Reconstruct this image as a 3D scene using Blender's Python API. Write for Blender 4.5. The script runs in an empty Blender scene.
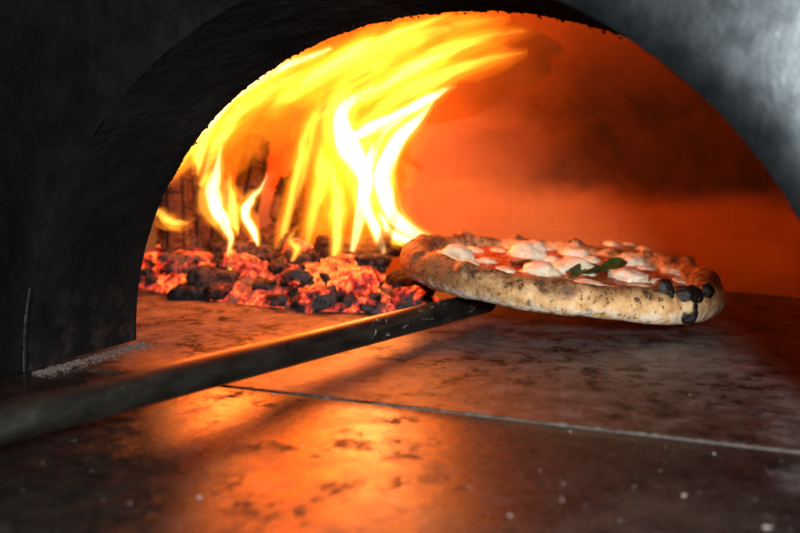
import bpy, bmesh, math, random
from mathutils import Vector, Matrix, noise
random.seed(7)
S = bpy.context.scene
COL = S.collection
PI = math.pi
# ------------------------------------------------------------------ camera numbers
F = 1018.0                                   # focal length in photo pixels (800 wide)
YAW = math.radians(24.6)
PIT = math.atan(116.5/F)
CAMH = 0.16
cyw, syw = math.cos(YAW), math.sin(YAW)
RIGHT = Vector((cyw, syw, 0))
FWD = Vector((-syw*math.cos(PIT), cyw*math.cos(PIT), -math.sin(PIT)))
UP = Vector((-syw*math.sin(PIT), cyw*math.sin(PIT), math.cos(PIT)))
CAM = Vector((0, 0, CAMH))
def ray(px, py):
    return FWD + RIGHT*((px-400)/F) + UP*((266.5-py)/F)
def at(px, py, d):
    return CAM + ray(px, py)*d
def on_floor(px, py, z=0.0):
    r = ray(px, py)
    return CAM + r*((z-CAMH)/r.z)
def nz(p, s=1.0, o=0.0):
    return noise.noise(Vector((p[0]*s+o, p[1]*s+o*1.7, p[2]*s-o)))
def fbm(p, s=1.0, o=0.0, n=4):
    t, a = 0.0, 0.5
    for k in range(n):
        t += a*nz(p, s, o+k*13.1); s *= 2.03; a *= 0.5
    return t
# ------------------------------------------------------------------ object helpers
def tag(o, label=None, cat=None, group=None, kind=None):
    if label: o['label'] = label
    if cat: o['category'] = cat
    if group: o['group'] = group
    if kind: o['kind'] = kind
    return o
def thing(name, label, cat, loc=(0, 0, 0), group=None):
    o = bpy.data.objects.new(name, None); COL.objects.link(o)
    o.location = loc; o.empty_display_size = 0.02
    return tag(o, label, cat, group)
def mesh_obj(name, bm, mat, parent=None, smooth=True):
    bmesh.ops.recalc_face_normals(bm, faces=bm.faces)
    me = bpy.data.meshes.new(name); bm.to_mesh(me); bm.free()
    if smooth:
        for p in me.polygons: p.use_smooth = True
    me.materials.append(mat)
    o = bpy.data.objects.new(name, me); COL.objects.link(o)
    if parent:
        o.parent = parent
        if parent.location.length > 0 and not parent.get('local_parts'):
            o.matrix_parent_inverse = Matrix.Translation(parent.location).inverted()
    return o
# ------------------------------------------------------------------ node helpers
class NT:
    def __init__(self, name):
        self.m = bpy.data.materials.new(name); self.m.use_nodes = True
        self.t = self.m.node_tree; self.t.nodes.clear()
        self.out = self.n('ShaderNodeOutputMaterial')
    def n(self, typ, **kw):
        x = self.t.nodes.new(typ)
        for k, v in kw.items(): setattr(x, k, v)
        return x
    def l(self, a, b): self.t.links.new(a, b)
    def val(self, sock, v):
        if hasattr(v, 'is_linked') or isinstance(v, bpy.types.NodeSocket): self.l(v, sock)
        else: sock.default_value = v
    def coord(self, kind='Object'):
        return self.n('ShaderNodeTexCoord').outputs[kind]
    def geo_pos(self):
        return self.n('ShaderNodeNewGeometry').outputs['Position']
    def mapping(self, vec, scale=(1, 1, 1), loc=(0, 0, 0), rot=(0, 0, 0)):
        m = self.n('ShaderNodeMapping'); self.l(vec, m.inputs['Vector'])
        m.inputs['Scale'].default_value = scale; m.inputs['Location'].default_value = loc
        m.inputs['Rotation'].default_value = rot
        return m.outputs[0]
    def noise(self, vec, scale, detail=6, rough=0.55, dist=0.0):
        x = self.n('ShaderNodeTexNoise'); self.l(vec, x.inputs['Vector'])
        x.inputs['Scale'].default_value = scale; x.inputs['Detail'].default_value = detail
        x.inputs['Roughness'].default_value = rough; x.inputs['Distortion'].default_value = dist
        return x.outputs['Fac']
    def vor(self, vec, scale, feature='F1', rnd=1.0):
        x = self.n('ShaderNodeTexVoronoi', feature=feature); self.l(vec, x.inputs['Vector'])
        x.inputs['Scale'].default_value = scale; x.inputs['Randomness'].default_value = rnd
        return x
    def ramp(self, fac, stops, interp='LINEAR'):
        r = self.n('ShaderNodeValToRGB'); self.l(fac, r.inputs[0]); cr = r.color_ramp
        cr.interpolation = interp
        while len(cr.elements) < len(stops): cr.elements.new(0.5)
        for e, (p, c) in zip(cr.elements, stops):
            e.position = p
            if not hasattr(c, '__len__'): c = (c, c, c)
            e.color = (*c[:3], 1)
        return r.outputs[0]
    def math(self, op, a, b=None, c=None, clamp=False):
        x = self.n('ShaderNodeMath', operation=op, use_clamp=clamp)
        self.val(x.inputs[0], a)
        if b is not None: self.val(x.inputs[1], b)
        if c is not None: self.val(x.inputs[2], c)
        return x.outputs[0]
    def remap(self, v, a, b, c=0.0, d=1.0, smooth=True):
        x = self.n('ShaderNodeMapRange', interpolation_type='SMOOTHSTEP' if smooth else 'LINEAR')
        self.val(x.inputs['Value'], v)
        for k, q in zip(('From Min', 'From Max', 'To Min', 'To Max'), (a, b, c, d)):
            x.inputs[k].default_value = q
        return x.outputs[0]
    def mix(self, fac, a, b, mode='MIX'):
        x = self.n('ShaderNodeMix', data_type='RGBA', blend_type=mode)
        self.val(x.inputs[0], fac)
        for s, v in ((x.inputs[6], a), (x.inputs[7], b)):
            if isinstance(v, bpy.types.NodeSocket): self.l(v, s)
            else: s.default_value = (*v[:3], 1)
        return x.outputs[2]
    def sep(self, v):
        x = self.n('ShaderNodeSeparateXYZ'); self.l(v, x.inputs[0]); return x.outputs
    def bump(self, h, strength=0.3, dist=0.002):
        x = self.n('ShaderNodeBump'); self.l(h, x.inputs['Height'])
        x.inputs['Strength'].default_value = strength; x.inputs['Distance'].default_value = dist
        return x.outputs[0]
    def bsdf(self, color, rough=0.5, metal=0.0, normal=None, spec=0.5, **kw):
        b = self.n('ShaderNodeBsdfPrincipled')
        if isinstance(color, bpy.types.NodeSocket): self.l(color, b.inputs['Base Color'])
        else: b.inputs['Base Color'].default_value = (*color[:3], 1)
        self.val(b.inputs['Roughness'], rough); self.val(b.inputs['Metallic'], metal)
        self.val(b.inputs['Specular IOR Level'], spec)
        if normal is not None: self.l(normal, b.inputs['Normal'])
        for k, v in kw.items():
            s = b.inputs[k.replace('_', ' ')]
            if isinstance(v, bpy.types.NodeSocket): self.l(v, s)
            elif hasattr(v, '__len__'): s.default_value = (*v[:3], 1) if len(s.default_value) == 4 else v
            else: s.default_value = v
        self.l(b.outputs[0], self.out.inputs['Surface'])
        return b
# ------------------------------------------------------------------ materials
def m_front_plate():
    t = NT('black_steel_plate'); p = t.coord()
    big = t.noise(t.mapping(p, (1, 1, 1)), 5, 6, 0.6, 0.6)
    streak = t.noise(t.mapping(p, (1.3, 1, 0.9)), 26, 8, 0.72, 0.25)
    fine = t.noise(p, 160, 4, 0.6)
    col = t.ramp(big, [(0.3, (0.018, 0.023, 0.026)), (0.5, (0.030, 0.037, 0.042)), (0.72, (0.044, 0.052, 0.057))])
    soot = t.remap(t.noise(t.mapping(p, (1.4, 1, 0.7)), 7, 5, 0.6, 0.8), 0.5, 0.66)
    x = t.sep(p)
    left = t.remap(x[0], -0.42, -0.62)
    col = t.mix(t.math('MULTIPLY', soot, left), col, (0.006, 0.006, 0.006))
    col = t.mix(t.math('MULTIPLY', t.remap(x[0], -0.25, -0.55), 0.65), col, (0.055, 0.058, 0.058))
    mot = t.remap(t.noise(t.mapping(p, (1, 1, 0.8)), 60, 8, 0.75, 0.4), 0.34, 0.66, 0.72, 1.3)
    cm = t.n('ShaderNodeVectorMath', operation='SCALE'); t.l(col, cm.inputs[0]); t.l(mot, cm.inputs['Scale']); col = cm.outputs[0]
    speck = t.remap(t.noise(p, 420, 2, 0.5), 0.73, 0.78)
    col = t.mix(t.math('MULTIPLY', speck, 0.35), col, (0.3, 0.3, 0.3))
    rough = t.math('ADD', t.remap(streak, 0.3, 0.70, 0.26, 0.38), t.math('MULTIPLY', fine, 0.08))
    h = t.math('ADD', t.math('MULTIPLY', streak, 0.9), t.math('MULTIPLY', fine, 0.12))
    t.bsdf(col, rough, 0.9, t.bump(h, 0.14, 0.003), 0.4)
    return t.m
def m_lining():
    t = NT('sooty_arch_lining'); p = t.coord()
    big = t.noise(p, 14, 6, 0.65, 0.5); fine = t.noise(p, 240, 5, 0.7)
    lump = t.vor(t.mapping(p, (1, 0.5, 1)), 110).outputs['Distance']
    col = t.ramp(big, [(0.3, (0.005, 0.0056, 0.0056)), (0.55, (0.010, 0.0112, 0.0112)), (0.8, (0.021, 0.022, 0.022))])
    z = t.sep(p)[2]
    ash = t.math('MULTIPLY', t.remap(z, 0.09, 0.0), t.remap(t.noise(p, 45, 6, 0.7), 0.45, 0.75))
    col = t.mix(t.math('MULTIPLY', ash, 0.55), col, (0.045, 0.043, 0.042))
    top = t.remap(z, 0.17, 0.24)
    h = t.math('ADD', t.math('MULTIPLY', fine, 0.25), t.math('MULTIPLY', t.math('MULTIPLY', lump, top), 1.0))
    t.bsdf(col, t.remap(big, 0.3, 0.7, 0.5, 0.75), 0.0, t.bump(h, 0.35, 0.0015), 0.0)
    return t.m
def m_dome():
    t = NT('glowing_fire_brick'); p = t.coord()
    nv0 = t.n('ShaderNodeTexNoise'); t.l(p, nv0.inputs['Vector']); nv0.inputs['Scale'].default_value = 30; nv0.inputs['Detail'].default_value = 4
    sc0 = t.n('ShaderNodeVectorMath', operation='SCALE'); t.l(nv0.outputs['Color'], sc0.inputs[0]); sc0.inputs['Scale'].default_value = 0.012
    ad0 = t.n('ShaderNodeVectorMath', operation='ADD'); t.l(t.coord('UV'), ad0.inputs[0]); t.l(sc0.outputs[0], ad0.inputs[1]); uv = ad0.outputs[0]
    b = t.n('ShaderNodeTexBrick'); t.l(t.mapping(uv, (1, 1, 1)), b.inputs['Vector'])
    b.inputs['Scale'].default_value = 1.0; b.inputs['Brick Width'].default_value = 0.135
    b.inputs['Row Height'].default_value = 0.066; b.inputs['Mortar Size'].default_value = 0.0016
    b.inputs['Mortar Smooth'].default_value = 1.0
    b.inputs['Color1'].default_value = (0.36, 0.125, 0.034, 1); b.inputs['Color2'].default_value = (0.40, 0.15, 0.042, 1)
    b.inputs['Mortar'].default_value = (0.345, 0.123, 0.034, 1)
    n1 = t.noise(t.mapping(p, (0.8, 0.8, 1.5)), 9, 7, 0.62, 0.4); n2 = t.noise(p, 60, 5, 0.6)
    col = t.mix(t.remap(n1, 0.3, 0.75, 0, 0.5), b.outputs['Color'], (0.22, 0.07, 0.022))
    s = t.sep(p)
    # soot stays on the cooler right hand vault above the first courses
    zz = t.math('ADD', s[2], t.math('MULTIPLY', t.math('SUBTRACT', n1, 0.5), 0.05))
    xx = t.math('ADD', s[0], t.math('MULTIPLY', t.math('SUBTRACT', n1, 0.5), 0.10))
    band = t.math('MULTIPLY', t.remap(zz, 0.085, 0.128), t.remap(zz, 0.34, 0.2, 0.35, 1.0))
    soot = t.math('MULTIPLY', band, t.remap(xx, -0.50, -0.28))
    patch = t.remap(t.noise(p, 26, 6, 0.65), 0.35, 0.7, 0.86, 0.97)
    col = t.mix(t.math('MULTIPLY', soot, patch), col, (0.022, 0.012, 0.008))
    h = t.math('ADD', t.math('MULTIPLY', b.outputs['Fac'], -0.08), t.math('MULTIPLY', n2, 0.6))
    t.bsdf(col, 0.85, 0, t.bump(h, 0.5, 0.004), 0.2)
    return t.m
def m_hearth():
    t = NT('ash_dusted_oven_floor'); p = t.coord(); s = t.sep(p)
    n1 = t.noise(t.mapping(p, (1, 0.8, 1)), 11, 8, 0.66, 0.5)
    n2 = t.noise(t.mapping(p, (1.0, 1.0, 1), rot=(0, 0, 0.5)), 42, 9, 0.74, 0.1)
    n3 = t.noise(p, 330, 3, 0.6)
    nL = t.noise(t.mapping(p, (1.5, 1.0, 1), rot=(0, 0, -0.2)), 26, 9, 0.74, 0.2)
    col = t.ramp(n2, [(0.28, (0.03, 0.024, 0.020)), (0.46, (0.062, 0.056, 0.050)), (0.62, (0.14, 0.135, 0.128)), (0.8, (0.23, 0.222, 0.212))])
    worn = t.remap(n1, 0.42, 0.66)
    col = t.mix(t.math('MULTIPLY', worn, 0.75), col, (0.045, 0.030, 0.022))
    # ash coat with the flash-lit grey painted in mid-floor, brown wear along the joint
    lit_ash = t.math('MULTIPLY', t.remap(s[1], 0.64, 0.74), t.remap(s[0], -0.5, -0.3))
    col = t.mix(t.math('MULTIPLY', lit_ash, t.remap(nL, 0.40, 0.58, 0.05, 0.8)), col, (0.175, 0.178, 0.176))
    # pale ash spread in front of the fire
    ashm = t.math('MULTIPLY', t.remap(t.math('ADD', s[0], t.math('MULTIPLY', n1, 0.12)), -0.34, -0.46), t.remap(s[1], 0.60, 0.68))
    ashc = t.ramp(nL, [(0.32, (0.02, 0.017, 0.016)), (0.47, (0.12, 0.105, 0.098)), (0.7, (0.22, 0.20, 0.19))])
    col = t.mix(t.math('MULTIPLY', ashm, 0.92), col, ashc)
    # white ash at the right foot
    wr = t.math('MULTIPLY', t.remap(t.math('ADD', s[0], t.math('MULTIPLY', n1, 0.12)), 0.0, 0.07), t.remap(s[1], 0.74, 0.62))
    col = t.mix(t.math('MULTIPLY', wr, t.remap(n2, 0.35, 0.6)), col, (0.42, 0.43, 0.45))
    flake = t.noise(t.mapping(p, (1.1, 1.0, 1), rot=(0, 0, 0.3)), 42, 12, 0.80, 0.0)
    dark = t.math('MULTIPLY', t.remap(flake, 0.495, 0.56), t.remap(n1, 0.40, 0.58, 0.35, 1.0))
    col = t.mix(t.math('MULTIPLY', dark, 0.92), col, (0.012, 0.010, 0.009))
    pale = t.math('MULTIPLY', t.remap(flake, 0.42, 0.37), t.remap(n1, 0.6, 0.4))
    col = t.mix(t.math('MULTIPLY', pale, 0.6), col, (0.36, 0.345, 0.33))
    seam = t.math('MULTIPLY', t.remap(t.math('ADD', s[1], t.math('MULTIPLY', n1, 0.10)), 0.72, 0.64), t.remap(flake, 0.42, 0.52, 0.3, 1.0))
    col = t.mix(t.math('MULTIPLY', seam, 0.7), col, (0.030, 0.020, 0.014))
    hm = t.n('ShaderNodeVectorMath', operation='SCALE'); t.l(col, hm.inputs[0]); t.l(t.remap(n1, 0.35, 0.62, 0.85, 0.5), hm.inputs['Scale']); col = hm.outputs[0]
    rough = t.math('ADD', t.remap(n2, 0.3, 0.7, 0.26, 0.50), t.math('MULTIPLY', ashm, 0.4), clamp=True)
    h = t.math('ADD', t.math('MULTIPLY', n2, 0.7), t.math('MULTIPLY', n3, 0.12))
    h = t.math('ADD', h, t.math('MULTIPLY', flake, 0.8))
    t.bsdf(col, rough, 0, t.bump(h, 0.5, 0.0026), t.math('SUBTRACT', 0.5, t.math('MULTIPLY', dark, 0.45)))
    return t.m
def m_ledge():
    t = NT('polished_dark_stone'); p = t.coord(); s = t.sep(p)
    n1 = t.noise(p, 9, 7, 0.62, 0.4); n2 = t.noise(t.mapping(p, (1.3, 1, 1), rot=(0, 0, 0.35)), 40, 10, 0.74, 0.15)
    n3 = t.noise(p, 420, 4, 0.6)
    col = t.ramp(n2, [(0.3, (0.005, 0.0045, 0.0042)), (0.52, (0.011, 0.0098, 0.009)), (0.72, (0.024, 0.021, 0.019))])
    grime = t.remap(n1, 0.5, 0.72)
    col = t.mix(t.math('MULTIPLY', grime, 0.5), col, (0.06, 0.045, 0.035))
    fleck = t.math('MULTIPLY', t.remap(t.noise(p, 700, 2, 0.5), 0.69, 0.75), t.remap(n1, 0.35, 0.6))
    col = t.mix(t.math('MULTIPLY', fleck, 0.55), col, (0.35, 0.33, 0.30))
    wr = t.math('MULTIPLY', t.remap(t.math('ADD', s[0], t.math('MULTIPLY', n1, 0.12)), 0.02, 0.08), t.remap(s[1], 0.48, 0.56))
    col = t.mix(t.math('MULTIPLY', wr, t.remap(n2, 0.35, 0.6)), col, (0.40, 0.41, 0.43))
    sf = t.noise(t.mapping(p, (1.3, 1, 1), rot=(0, 0, 0.25)), 30, 12, 0.80, 0.0)
    n4 = t.noise(p, 17, 5, 0.6)
    stain = t.math('MULTIPLY', t.remap(sf, 0.525, 0.60), t.remap(n4, 0.40, 0.58))
    film = t.remap(sf, 0.46, 0.36)
    col = t.mix(t.math('MULTIPLY', film, 0.35), col, (0.075, 0.062, 0.052))
    scr = t.remap(t.noise(t.mapping(p, (4, 90, 1), rot=(0, 0, 1.25)), 6, 3, 0.6), 0.60, 0.72)
    col = t.mix(t.math('MULTIPLY', scr, 0.16), col, (0.16, 0.14, 0.12))
    rough = t.math('ADD', t.remap(n2, 0.25, 0.75, 0.17, 0.38), t.math('MULTIPLY', stain, 0.22))
    h = t.math('ADD', t.math('MULTIPLY', n2, 0.6), t.math('ADD', t.math('MULTIPLY', n3, 0.16), t.math('MULTIPLY', stain, -0.25)))
    t.bsdf(col, rough, 0, t.bump(h, 0.24, 0.0018), t.math('SUBTRACT', 0.25, t.math('MULTIPLY', stain, 0.25)))
    return t.m
def m_simple(name, col, rough=0.7, metal=0.0, nscale=60, var=0.4, bump=0.3, bd=0.002, spec=0.4, **kw):
    t = NT(name); p = t.coord()
    n1 = t.noise(p, nscale, 6, 0.62, 0.3); n2 = t.noise(p, nscale*5, 4, 0.6)
    lo = tuple(c*(1-var) for c in col); hi = tuple(min(1, c*(1+var)) for c in col)
    c = t.ramp(n1, [(0.3, lo), (0.7, hi)])
    h = t.math('ADD', n1, t.math('MULTIPLY', n2, 0.3))
    t.bsdf(c, t.remap(n1, 0.3, 0.7, max(0.02, rough-0.08), min(1, rough+0.08)), metal, t.bump(h, bump, bd), spec, **kw)
    return t.m
def m_handle():
    t = NT('blackened_steel_tube'); p = t.coord()
    n1 = t.noise(t.mapping(p, (1, 0.35, 1)), 90, 6, 0.65, 0.4); n2 = t.noise(p, 500, 3, 0.6)
    col = t.ramp(n1, [(0.3, (0.03, 0.031, 0.027)), (0.6, (0.07, 0.071, 0.063)), (0.8, (0.11, 0.11, 0.10))])
    s = t.sep(p)
    fl = t.math('MULTIPLY', t.remap(t.noise(t.mapping(p, (1.5, 0.7, 1.5)), 55, 6, 0.7, 1.0), 0.60, 0.68), t.remap(s[1], 0.55, 0.75))
    col = t.mix(t.math('MULTIPLY', fl, 0.6), col, (0.42, 0.42, 0.40))
    sp = t.remap(t.noise(p, 380, 2, 0.5), 0.70, 0.75)
    col = t.mix(t.math('MULTIPLY', sp, 0.4), col, (0.4, 0.38, 0.34))
    met = t.math('SUBTRACT', 0.85, t.math('MULTIPLY', fl, 0.8))
    t.bsdf(col, t.math('ADD', t.remap(n1, 0.3, 0.75, 0.30, 0.46), t.math('MULTIPLY', fl, 0.3)), met,
           t.bump(t.math('ADD', n1, t.math('MULTIPLY', n2, 0.4)), 0.12, 0.0015), 0.5)
    return t.m
def m_crust():
    t = NT('leopard_spotted_crust'); p = t.coord(); s = t.sep(p)
    n1 = t.noise(p, 28, 6, 0.6, 0.3); n2 = t.noise(p, 120, 5, 0.62, 0.3); n3 = t.noise(p, 620, 3, 0.6)
    base = t.ramp(n2, [(0.3, (0.48, 0.245, 0.08)), (0.5, (0.69, 0.425, 0.185)), (0.72, (0.85, 0.63, 0.36))])
    hz = t.math('ADD', s[2], t.math('MULTIPLY', t.math('SUBTRACT', n1, 0.5), 0.035))
    # toasting: crown and the fire side brown, underside stays floury
    toast = t.remap(hz, 0.010, 0.027)
    leftw = t.remap(t.math('ADD', s[0], t.math('MULTIPLY', t.math('SUBTRACT', n1, 0.5), 0.10)), -0.02, -0.13)
    tm = t.math('MAXIMUM', t.math('MULTIPLY', toast, t.remap(n1, 0.36, 0.56, 0.45, 1.0)), t.math('MULTIPLY', leftw, t.remap(n2, 0.3, 0.6, 0.75, 1.0)))
    brown = t.ramp(n2, [(0.34, (0.04, 0.015, 0.006)), (0.5, (0.16, 0.066, 0.022)), (0.72, (0.38, 0.19, 0.07))])
    col = t.mix(t.math('MULTIPLY', tm, 0.95), base, brown)
    # leopard spots: small round blisters with a scorched ring
    wob = t.n('ShaderNodeVectorMath', operation='ADD')
    t.l(p, wob.inputs[0])
    nv = t.n('ShaderNodeTexNoise'); t.l(p, nv.inputs['Vector']); nv.inputs['Scale'].default_value = 160
    sc = t.n('ShaderNodeVectorMath', operation='SCALE'); t.l(nv.outputs['Color'], sc.inputs[0]); sc.inputs['Scale'].default_value = 0.005
    t.l(sc.outputs[0], wob.inputs[1]); wp = wob.outputs[0]
    def spots(scale, r0, keep):
        v = t.vor(wp, scale); d = v.outputs['Distance']; rc = t.sep(v.outputs['Color'])
        on = t.remap(rc[0], keep-0.02, keep+0.02)
        rr = t.math('MULTIPLY_ADD', rc[1], 0.5*r0, 0.5*r0)
        q = t.math('DIVIDE', d, rr)
        return t.math('MULTIPLY', on, t.remap(q, 1.12, 0.55)), t.math('MULTIPLY', on, t.remap(q, 0.5, 0.2)), q, on
    a, ac, q1, on1 = spots(100, 0.38, 0.36)
    b, bc, q2, on2 = spots(240, 0.50, 0.26)
    clus = t.remap(t.noise(p, 34, 4, 0.6), 0.43, 0.53)
    b = t.math('MULTIPLY', b, t.math('MAXIMUM', clus, t.math('MULTIPLY', leftw, 0.8)))
    col = t.mix(t.math('MULTIPLY', a, 0.9), col, (0.03, 0.012, 0.006))
    col = t.mix(t.math('MULTIPLY', ac, 0.65), col, (0.50, 0.33, 0.18))
    col = t.mix(t.math('MULTIPLY', b, 0.82), col, (0.05, 0.019, 0.008))
    char = t.math('MULTIPLY', t.remap(t.noise(p, 70, 6, 0.68, 0.6), 0.53, 0.62), t.remap(hz, 0.013, 0.026))
    col = t.mix(t.math('MULTIPLY', char, 0.85), col, (0.035, 0.018, 0.012))
    flour = t.math('MULTIPLY', t.remap(s[2], 0.012, 0.003), t.remap(n2, 0.35, 0.6))
    col = t.mix(t.math('MULTIPLY', flour, 0.7), col, (0.82, 0.76, 0.66))
    h = t.math('ADD', t.math('MULTIPLY', n2, 0.7), t.math('ADD', t.math('MULTIPLY', n3, 0.15), t.math('MULTIPLY', a, 0.35)))
    t.bsdf(col, 0.62, 0, t.bump(h, 0.5, 0.0025), 0.35, Subsurface_Weight=0.06, Subsurface_Radius=(0.004, 0.002, 0.001), Subsurface_Scale=0.5)
    return t.m
def m_sauce():
    t = NT('tomato_sauce'); p = t.coord()
    n1 = t.noise(p, 55, 6, 0.6, 0.4); n2 = t.noise(p, 260, 4, 0.6)
    col = t.ramp(n1, [(0.3, (0.12, 0.014, 0.005)), (0.44, (0.33, 0.045, 0.012)), (0.55, (0.45, 0.14, 0.035)), (0.70, (0.60, 0.38, 0.18))])
    t.bsdf(col, t.remap(n2, 0.3, 0.7, 0.18, 0.42), 0, t.bump(t.math('ADD', n1, t.math('MULTIPLY', n2, 0.4)), 0.6, 0.003), 0.5)
    return t.m
def m_mozz():
    t = NT('melted_mozzarella'); p = t.coord()
    n1 = t.noise(p, 45, 5, 0.6, 0.2); n2 = t.noise(p, 190, 4, 0.6)
    col = t.ramp(n1, [(0.3, (0.62, 0.46, 0.22)), (0.42, (0.76, 0.69, 0.48)), (0.65, (0.80, 0.79, 0.66))])
    t.bsdf(col, t.remap(n2, 0.3, 0.7, 0.16, 0.34), 0, t.bump(t.math('ADD', n1, t.math('MULTIPLY', n2, 0.3)), 0.45, 0.003), 0.5,
           Subsurface_Weight=0.1, Subsurface_Radius=(0.006, 0.004, 0.003), Subsurface_Scale=0.6)
    return t.m
def m_coal(name, glow, dark=(0.012, 0.011, 0.011), grey=0.35, cov=0.5, heart=False):
    t = NT(name); p = t.geo_pos()
    oi = t.n('ShaderNodeObjectInfo').outputs['Random']
    n1 = t.noise(p, 38, 6, 0.62, 0.5); n2 = t.noise(p, 150, 5, 0.65); 
    ash = t.remap(t.math('ADD', n2, t.math('MULTIPLY', oi, 0.12)), 0.46, 0.64)
    col = t.mix(t.math('MULTIPLY', ash, grey), dark, (0.15, 0.14, 0.14))
    hot = t.remap(t.math('ADD', n1, t.math('MULTIPLY', t.math('SUBTRACT', oi, 0.5), 0.26)), cov, cov+0.16)
    hot = t.math('MULTIPLY', hot, t.remap(n2, 0.30, 0.62, 0.25, 1.0))
    ecol = t.ramp(hot, [(0.0, (0.8, 0.012, 0.006)), (0.5, (1.0, 0.04, 0.013)), (0.85, (1.0, 0.13, 0.02)), (1.0, (1.0, 0.28, 0.04))])
    if heart: ecol = t.ramp(hot, [(0.0, (0.9, 0.03, 0.012)), (0.3, (1.0, 0.09, 0.02)), (0.9, (1.0, 0.27, 0.04))])
    t.bsdf(col, 0.85, 0, t.bump(n2, 0.5, 0.0025), 0.1, Emission_Color=ecol, Emission_Strength=t.math('MULTIPLY', hot, glow))
    return t.m
def m_log():
    t = NT('charring_log'); p = t.geo_pos(); uv = t.coord('UV')
    n1 = t.noise(p, 30, 6, 0.62, 0.4); n2 = t.noise(p, 160, 5, 0.65)
    col = t.ramp(n2, [(0.3, (0.012, 0.007, 0.005)), (0.6, (0.05, 0.022, 0.011)), (0.8, (0.11, 0.055, 0.03))])
    v = t.n('ShaderNodeTexBrick'); t.l(uv, v.inputs['Vector']); v.inputs['Scale'].default_value = 1
    v.inputs['Brick Width'].default_value = 0.036; v.inputs['Row Height'].default_value = 0.022
    v.inputs['Mortar Size'].default_value = 0.0022; v.inputs['Mortar Smooth'].default_value = 0.4
    cr = v.outputs['Fac']
    col = t.mix(cr, col, (0.004, 0.003, 0.003))
    hot = t.remap(n1, 0.5, 0.66)
    t.bsdf(col, 0.8, 0, t.bump(t.math('SUBTRACT', n2, cr), 0.6, 0.006), 0.3,
           Emission_Color=(1, 0.16, 0.03, 1), Emission_Strength=t.math('MULTIPLY', hot, 0.30))
    return t.m
def axes(deg):
    a = math.radians(deg)
    fl = RIGHT*math.cos(a) + Vector((0, 0, 1))*math.sin(a)
    return fl, fl.cross(FWD).normalized(), FWD
FL_CACHE = {}
def m_flame(strength, deg, lo=0.36, hi=0.62, floor=0.08, scale=1.0, col=(1.0, 0.30, 0.028)):
    key = (round(strength), deg, lo, hi, floor, scale, col)
    if key in FL_CACHE: return FL_CACHE[key]
    t = NT('flame_gas'); p = t.geo_pos()
    fl, cr, dp = axes(deg)
    def dot(v, s):
        x = t.n('ShaderNodeVectorMath', operation='DOT_PRODUCT'); t.l(p, x.inputs[0]); x.inputs[1].default_value = v*s
        return x.outputs['Value']
    c = t.n('ShaderNodeCombineXYZ')
    t.l(dot(fl, 7*scale), c.inputs[0]); t.l(dot(cr, 26*scale), c.inputs[1]); t.l(dot(dp, 16*scale), c.inputs[2])
    n = t.noise(c.outputs[0], 1.0, 3, 0.55, 0.9)
    e = t.n('ShaderNodeEmission'); e.inputs['Color'].default_value = (*col, 1)
    t.l(t.math('MULTIPLY', t.remap(n, lo, hi, floor, 1.0), strength), e.inputs['Strength'])
    t.l(e.outputs[0], t.out.inputs['Volume'])
    FL_CACHE[key] = t.m
    return t.m
M_FRONT, M_LIN, M_DOME, M_HEARTH, M_LEDGE = m_front_plate(), m_lining(), m_dome(), m_hearth(), m_ledge()
M_HANDLE, M_CRUST, M_SAUCE, M_MOZZ, M_LOG = m_handle(), m_crust(), m_sauce(), m_mozz(), m_log()
M_MORTAR = m_simple('pale_joint_grit', (0.085, 0.075, 0.066), 0.9, 0, 130, 0.6, 0.6)
M_ASH = m_coal('grey_ash', 1.5, (0.03, 0.026, 0.025), 0.5, 0.52)
M_COAL_HOT = m_coal('glowing_coal', 1.9, (0.010, 0.008, 0.008), 0.25, 0.44)
M_COAL_MID = m_coal('half_burnt_coal', 1.6, (0.008, 0.007, 0.007), 0.34, 0.52)
M_COAL_BLACK = m_coal('black_charcoal', 0.5, (0.012, 0.012, 0.012), 0.25, 0.70)
M_BASIL = m_simple('basil_leaf_green', (0.04, 0.075, 0.015), 0.42, 0, 90, 0.5, 0.5)
M_BURNT = m_simple('scorched_black_crust', (0.008, 0.007, 0.007), 0.26, 0, 120, 0.8, 0.6, 0.004, 0.55)
M_CRUMB = m_simple('white_flour_grit', (0.33, 0.31, 0.28), 0.8, 0, 200, 0.2)
M_IRON = m_simple('raw_peel_iron', (0.12, 0.12, 0.115), 0.42, 0.9, 80, 0.3)
M_WHITEASH = m_simple('white_ash', (0.13, 0.125, 0.118), 0.95, 0, 90, 0.45, 0.8, 0.003, 0.1)
# ------------------------------------------------------------------ oven shell
AX = -0.272                                           # arch axis
YF, YI = 0.545, 0.682                                 # outer and inner face of the arch
def arch(t, a, h, n):                                 # t 0..PI, left foot to right foot
    c, s = math.cos(PI-t), math.sin(PI-t)
    return AX + a*math.copysign(abs(c)**(2/n), c), h*abs(s)**(2/n)
oven = thing('pizza_oven', 'wood fired oven with black steel front, sooty arched mouth and brick vault', 'oven', (AX, YF, 0))
NA = 360
def dish(x):                                          # the plate is slightly dished away towards the right
    q = max(0.0, x+0.09)
    return 0.46*q*q if q < 0.25 else 0.46*(0.0625 + 0.5*(q-0.25))
bm = bmesh.new()                                      # front plate with the arched opening
rings = []
for k in range(41):
    f = (k/40)**1.8
    row = []
    for i in range(NA+1):
        t = PI*i/NA
        x, z = arch(t, 0.277, 0.267, 1.93)
        X, Z = AX + 1.25*math.cos(PI-t)*1.0, 0.95*math.sin(t)
        # a softly rolled lip where the plate turns into the mouth
        roll = 0.004*max(0, 1-f/0.025)**2
        px, pz = x+(X-x)*f, z+(Z-z)*f
        row.append(bm.verts.new((px, YF + roll + dish(px) + 0.0012*fbm((px, 0, pz), 14), max(pz, 0.0))))
    rings.append(row)
for a, b in zip(rings, rings[1:]):
    for i in range(NA):
        bm.faces.new((a[i], a[i+1], b[i+1], b[i]))
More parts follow.
